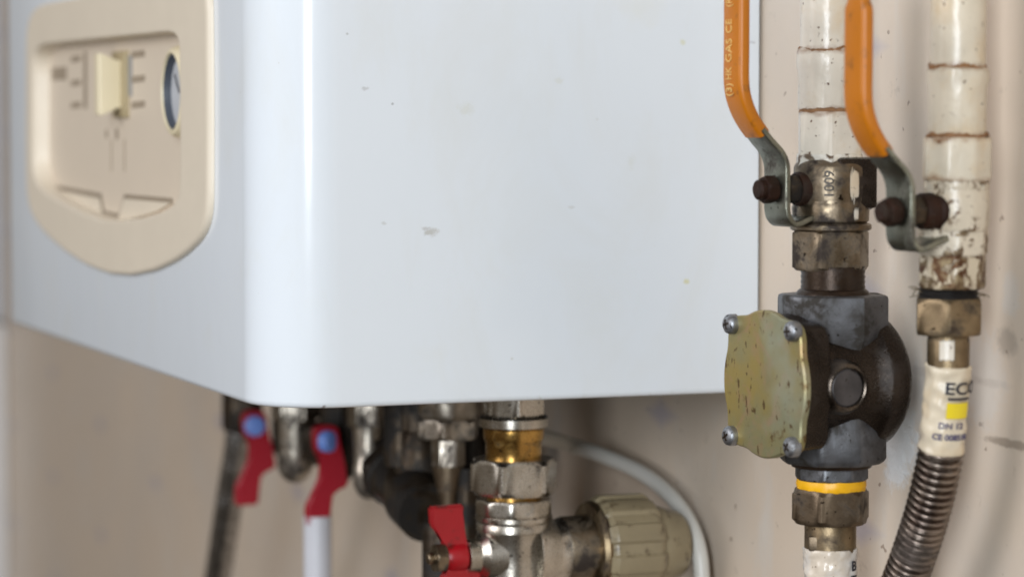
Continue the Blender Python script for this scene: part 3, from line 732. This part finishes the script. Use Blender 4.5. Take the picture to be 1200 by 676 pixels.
def rr(i):
    ph = ((prof_r[i]-SL) % 3.35)/3.35
    return (20.6+7.4*(.5+.5*math.cos(2*PI*ph))**.6)*R
MB().tube(dpath, rr, 40).build('ribbed_tube', HOSEM, h2, smooth=70)
# print on sleeve
sax = (on_spine(SL)-on_spine(0)).normalized()*-1
sx_ = f2c.x; sy_ = sax.cross(sx_).normalized(); sy_ = sy_ if sy_.dot(RT) > 0 else -sy_
sx_ = (sy_.cross(sax) if sy_.cross(sax).dot(f2c.x) > 0 else sax.cross(sy_)).normalized()
def sleeve_fn(py, u0, dr=.75):
    tt = (py-428)/100.0; o = on_spine(SL*tt)
    r0 = 26.8*R+dr
    return lambda u, v, w_: o+sx_*((r0+w_)*math.cos((u+u0)/r0))+sy_*((r0+w_)*math.sin((u+u0)/r0))+sax*v
textmesh('ECO', 7.2, sleeve_fn(451, 8.2), INK, sl, 'printed_text', bold=.14, xs=1.25)
textmesh('DN 12', 3.6, sleeve_fn(493, 3.2), INKB, sl, 'printed_text', bold=.08, xs=1.1)
textmesh('CE 008510', 3.6, sleeve_fn(506, 3.4), INKB, sl, 'printed_text', bold=.1)
def patch(py0, py1, u0, u1, mat, dr, name):
    fa = sleeve_fn((py0+py1)/2, 0, dr); hh = (py1-py0)*R/2; rows = []
    for i in range(9):
        u = u0+(u1-u0)*i/8; rows.append([fa(u, -hh, 0), fa(u, hh, 0), fa(u, hh, .3), fa(u, -hh, .3)])
    MB().grid(rows).build(name, mat, sl)
patch(466, 485, .6, 11, LYEL, .65, 'printed_block')
patch(460.5, 463.5, .8, 11, INK, .75, 'printed_bar')
# pale marks on ribs: small paint flecks
# ------------------------------------------------------------------ under the boiler
def xcol(px, off): return Column(px, off)
# main shut-off valve (sharp, right-most)
ca = Column(602, 112); fa = ca.at0(); R = ca.k; Z = ca.z
sv = thing('shutoff_valve', 'large nickel valve with red butterfly handle under the boiler, right-most fitting', 'valve', (ca.x0, ca.y0, Z(700)), 'fittings under the boiler')
MB().nut(fa, Z(487), Z(440), 38*R, 6, 10, 1.2).build('boiler_nipple', NICKEL, sv)
MB().lathe(fa, [(Z(501), 36*R), (Z(499), 40.5*R), (Z(489), 41*R), (Z(486.5), 39*R)], seg=72).build('flange_ring', NICKEL, sv)
MB().lathe(fa, [(Z(541), 29*R), (Z(539), 33*R), (Z(518), 33*R), (Z(516), 34*R), (Z(512), 35.6*R), (Z(502), 36*R), (Z(499), 33*R)], seg=72).build('brass_tail', BRASS, sv)
MB().nut(fa, Z(578), Z(536), 53*R, 6, -15, 2.4).build('union_nut', NICKEL, sv)
MB().lathe(fa, [(Z(586), 32*R), (Z(583), 33*R), (Z(577), 33*R)], seg=64).build('brass_ring', BRASS, sv)
MB().nut(fa, Z(603), Z(583), 46.5*R, 10, -3, 1.6, 100).build('faceted_collar', NICKEL, sv)
MB().lathe(fa, [(Z(740), 38*R), (Z(690), 38*R), (Z(660), 37.5*R), (Z(635), 39*R), (Z(624), 42.5*R), (Z(621), 43*R), (Z(620), 44.5*R), (Z(612), 44.5*R), (Z(610.5), 43.6*R), (Z(608), 45.5*R), (Z(603), 45.5*R), (Z(602), 42*R)], seg=80, jit=.1).build('body', NICKEL, sv)
sz = Z(648)
WX = Vector((0, 1, 0)); OX = Vector((0, -1, 0)); XX = Vector((1, 0, 0)); ZZ = Vector((0, 0, 1))
bf = Frame(Vector((ca.x0, ca.y0, sz)), XX, ZZ, WX)
MB().lathe(bf, [(8, 22), (16, 19.5), (20, 17), (23, 16.5), (26, 17.2)], seg=64).build('branch', NICKEL, sv)
MB().lathe(bf, [(25, 16.6), (27, 17.6), (45, 17.6), (52, 17.6)], seg=64).build('branch_tail', STEEL, sv)
of = Frame(Vector((ca.x0, ca.y0, sz)), XX, ZZ, OX)
MB().lathe(of, [(8, 15), (17, 13), (20, 9), (26, 8.5)], seg=48).build('stem_housing', NICKEL, sv)
MB().lathe(of, [(24, 3.6), (38, 3.6)], seg=24).build('stem', NICKEL, sv)
b = MB(); b.nut(of, 37.5, 43.5, 7.8, 6, 12, .8, 48); b.lathe(of, [(42, 3), (46.5, 3), (47, 2.4)], seg=24).build('handle_nut', STEEL, sv)
hub = Frame(of.o, XX, ZZ, OX)
b = MB()
bo = [(46,26.5),(28,27),(28.3,12),(26.5,8),(24.5,5),(24,-5),(19,-6.5),(18,-10),(23,-22),(27,-27),(43,-28),(43.5,-22),(39,-8),(35,-5),(36,3),(38,8),(45.5,17)]
b.prism([hub.p(-2.6, z, a) for a, z in bo], XX*5.2)
bmesh.ops.bevel(b.bm, geom=b.bm.edges[:], offset=1.0, segments=2, affect='EDGES')
bh_ = b.build('butterfly_handle', RED, sv, smooth=50)
MB().lathe(hub, [(26, 6.0), (27, 7.2), (35, 7.2), (37.4, 6)], seg=40).build('handle_hub', RED, bh_)
# olive plastic union on the branch
pu = thing('plastic_union', 'ribbed olive-beige plastic union joined to the valve with red butterfly handle', 'coupling', (ca.x0, ca.y0+50, sz-25))
def ribbed(b, fr_, h0, h1, r, n, amp, ch=2):
    rings = []
    for h, k in ((h0, .84), (h0+ch, .95), (h0+2*ch, 1), (h1-2*ch, 1), (h1-ch, .96), (h1, .86)):
        ring = []
        for j in range(n*12):
            th = 2*PI*j/(n*12); s_ = (j % 12)/12
            ring.append(fr_.p((r*k-(amp if s_ < .34 else 0))*math.cos(th), (r*k-(amp if s_ < .34 else 0))*math.sin(th), h))
        rings.append(ring)
    return b.grid(rings)
ribbed(MB(), bf, 43, 76, 27.5, 10, 1.7, 2.5).build('union_nut', OLIVE, pu, smooth=25)
MB().lathe(bf, [(41, 15), (41, 24), (43.5, 25), (46, 24)], seg=60).build('nut_washer', OLDBRASS, pu)
MB().lathe(bf, [(74, 21), (80, 21), (83, 19.5), (91, 17.5), (93, 16)], seg=60).build('tail_end', OLIVE, pu)
# cable
cb = catmull([at(600, 506, WALL-70), at(640, 513, WALL-45), at(668, 521, WALL-26), at(705, 533, WALL-15), at(750, 553, WALL-12), at(785, 580, WALL-12), at(808, 612, WALL-12), at(820, 648, WALL-12), at(824, 700, WALL-12)], 10)
tag(MB().tube(cb, 4.3, 20).build('cable', CABLE), 'thick pale cable curving down the wall behind the plastic union', 'cable')
# fitting behind (525)
cbk = Column(525, 112); fk = cbk.at0(); R = cbk.k; Z = cbk.z
t = thing('pipe_fitting', 'dull brassy hex fitting with tapered tail left of the large nickel valve', 'fitting', (cbk.x0, cbk.y0, Z(600)), 'fittings under the boiler')
MB().lathe(fk, [(Z(489), 34*R), (Z(484), 36*R), (Z(450), 33*R)], seg=48).build('upper_ring', NICKELB, t)
MB().nut(fk, Z(513), Z(489), 38*R, 6, -7, 1.6).build('hex_nut', NICKELB, t)
MB().nut(fk, Z(547), Z(512), 20*R, 6, 30, 1.2).build('tail_nut', NICKELB, t)
MB().lathe(fk, [(Z(606), 9*R), (Z(590), 10*R), (Z(548), 19*R), (Z(545), 19*R)], seg=48).build('tapered_tail', NUTBRASS, t)
MB().lathe(Frame(fk.o+fk.y*10, fk.x, fk.y, fk.z), [(Z(740), 14*R), (Z(548), 14*R)], seg=32).build('copper_tail', DARKBR, t)
# dark strainer
cs = Column(492, 112); fs = cs.at0(); R = cs.k; Z = cs.z
t = thing('strainer_valve', 'dark bronze strainer slanting down right behind the red butterfly handle', 'strainer', (cs.x0, cs.y0, Z(720)), 'fittings under the boiler')
MB().nut(fs, Z(505), Z(460), 31*R, 6, 20, 1.5).build('top_nut', DARKBR, t)
MB().lathe(fs, [(Z(600), 30*R), (Z(565), 33*R), (Z(535), 30*R), (Z(515), 26*R), (Z(503), 22*R)], seg=48).build('body', DARKBR, t)
pA, pB = at(455, 552, WALL-118), at(532, 632, WALL-118)
axd = (pB-pA).normalized(); px_ = axd.cross(Vector((0, 1, 0))).normalized(); 
df = Frame(pA, px_, axd.cross(px_), axd)
MB().lathe(df, [(-1, 11), (0, 13.5), (6, 15.5), (10, 16.5), (13, 16.8), (14, 15.5), (40, 15.5), (46, 17.5), (70, 17)], seg=48).build('slanted_arm', DARKBR, t)
MB().nut(df, -3, 9, 17.5, 6, 10, 2, 48).build('arm_cap', DARKBR, t)
MB().lathe(Frame(Vector((at(518, 600, WALL-118).x, WALL-118, 0)), XX, WX, ZZ), [(Z(740), 23*R), (Z(608), 23*R), (Z(596), 20*R)], seg=48).build('lower_pipe', DARKBR, t)
MB().lathe(Frame(fs.o-fs.y*11, fs.x, fs.y, fs.z), [(Z(545), 20*R), (Z(440), 20*R)], seg=32).build('inlet_pipe', DARKBR, t)
cb_ = Column(549, 78)
tag(MB().lathe(cb_.at0(), [(cb_.z(760), 12.5*cb_.k), (cb_.z(440), 12.5*cb_.k)], seg=32).build('black_pipe', BLACKSH), 'black vertical pipe just left of the large nickel valve', 'pipe')
# silver fittings further along
def silver(px, top, nutb, bot, hw, label, off=112, bend=False):
    c = Column(px, off); f_ = c.at0(); R = c.k; Z = c.z
    t = thing('pipe_fitting', label, 'fitting', (c.x0, c.y0, Z(bot)), 'fittings under the boiler')
    MB().nut(f_, Z(nutb), Z(top-40), hw*1.35*R, 6, 25, 1.5).build('hex_nut', NICKELB, t)
    MB().lathe(f_, [(Z(bot), 1), (Z(bot-2), hw*.4*R), (Z(bot-8), hw*.75*R), (Z(bot-18), hw*R), (Z(bot-40), hw*R), (Z((nutb+bot)/2), hw*.92*R), (Z(nutb+12), hw*R), (Z(nutb-2), hw*1.0*R)], seg=48).build('body', NICKELB, t)
    return c, f_, t
c, f_, t = silver(431, 480, 500, 585, 18, 'dull silver elbow fitting just left of the dark strainer', 116)
g_ = Frame(Vector((c.x0, c.y0, c.z(535))), XX, ZZ, WX)
MB().lathe(g_, [(0, 14), (30, 14), (34, 17), (60, 17), (100, 13)], seg=36).build('side_arm', DARKBR, t)
c, f_, t = silver(345, 480, 492, 566, 21, 'rounded silver fitting between the two red levers with blue caps', 128)
g_ = Frame(Vector((c.x0, c.y0, c.z(520))), XX, ZZ, WX)
MB().lathe(g_, [(0, 14), (30, 14), (34, 18), (60, 18), (100, 14)], seg=36).build('side_arm', DARKBR, t)
b = MB(); c = Column(395, 105); f_ = c.at0()
b.nut(f_, c.z(500), c.z(440), 24*c.k, 6, 10, 2)
bb = thing('pipe_fitting', 'dark brown fitting behind the second red lever with blue cap', 'fitting', (c.x0, c.y0, c.z(560)), 'fittings under the boiler')
b.build('hex_nut', DARKBR, bb); MB().lathe(f_, [(c.z(566), 10*c.k), (c.z(556), 19*c.k), (c.z(500), 17*c.k)], seg=36).build('body', DARKBR, bb)
# red levered mini valves
def mini(px, py_cap, off, label, tilt, capdeg):
    c = Column(px, off); R = c.k
    o = Vector((c.x0, c.y0, c.z(py_cap)))
    t = thing('mini_valve', label, 'valve', (c.x0, c.y0, c.z(py_cap)-40), 'small red levered valves')
    fo = Frame(o, XX, ZZ, OX)
    MB().lathe(Frame(o+WX*30, XX, WX, ZZ), [(-22, 12), (-18, 15), (18, 15), (60, 12)], seg=36).build('body', DARKBR, t)
    MB().lathe(Frame(o, OX, ZZ, XX), [(-14, 8), (3, 7)], seg=24).build('stem', DARKBR, t)
    q = tilt
    po_ = [(8, 7), (5, 10), (-6, 10), (-9, 6), (-9, -7), (-11, -16), (-14.5, -24), (-14.5, -29), (-8, -31), (-3, -33), (-2.5, -53), (12.5, -53), (12.5, -40), (8, -33), (2, -24), (1, -14), (7, -6)]
    b = MB(); b.prism([fo.p(2, z*q, a*q) for a, z in po_], XX*8)
    bmesh.ops.bevel(b.bm, geom=b.bm.edges[:], offset=1.3, segments=2, affect='EDGES')
    b.build('lever', REDF, t, smooth=60)
    ca_ = math.radians(capdeg); cx_ = XX*math.cos(ca_)+OX*math.sin(ca_)
    MB().lathe(Frame(fo.p(8, 0, 0), cx_.cross(ZZ), ZZ, cx_), [(-1, 7.0*q), (3.5, 7.0*q), (5, 6.2*q), (5.6, 4)], seg=32).build('cap', BLUE, t)
    return c
m1 = mini(293, 497, 118, 'small valve with red lever and round blue cap beside the braided hose', 1.0, 5)
m2 = mini(376, 515, 122, 'small valve with red lever and narrow blue cap above the white plastic pipe', .97, -38)
# braided hose + white pipe
def mk_hose():
    pts = catmull([at(284, 455, WALL-112), at(279, 520, WALL-110), at(268, 590, WALL-106), at(255, 676, WALL-100), at(244, 730, WALL-96)], 90)
    L = 0; Ls = [0]
    for i in range(1, len(pts)): L += (pts[i]-pts[i-1]).length; Ls.append(L)
    return MB().tube(pts, lambda i: 9.4+.35*math.sin(Ls[i]*2*PI/4), 24)
bh = thing('braided_hose', 'grey braided flexible hose hanging below the left corner of the boiler', 'hose', at(284, 600, WALL-110))
mk_hose().build('hose_body', BRAID, bh, smooth=80)
MB().nut(Frame(at(284, 470, WALL-112), XX, WX, ZZ), -20, 16, 14, 6, 15, 1.5).build('end_nut', DARKBR, bh)
pq = at(372, 600, WALL-126)
wpp = MB().lathe(Frame(Vector((pq.x, pq.y, 0)), XX, WX, ZZ), [(pq.z-130, 8.6), (pq.z-2, 8.6)], seg=36)
tag(wpp.build('plastic_pipe', WPIPE), 'white plastic pipe hanging straight down below the middle red lever', 'pipe')
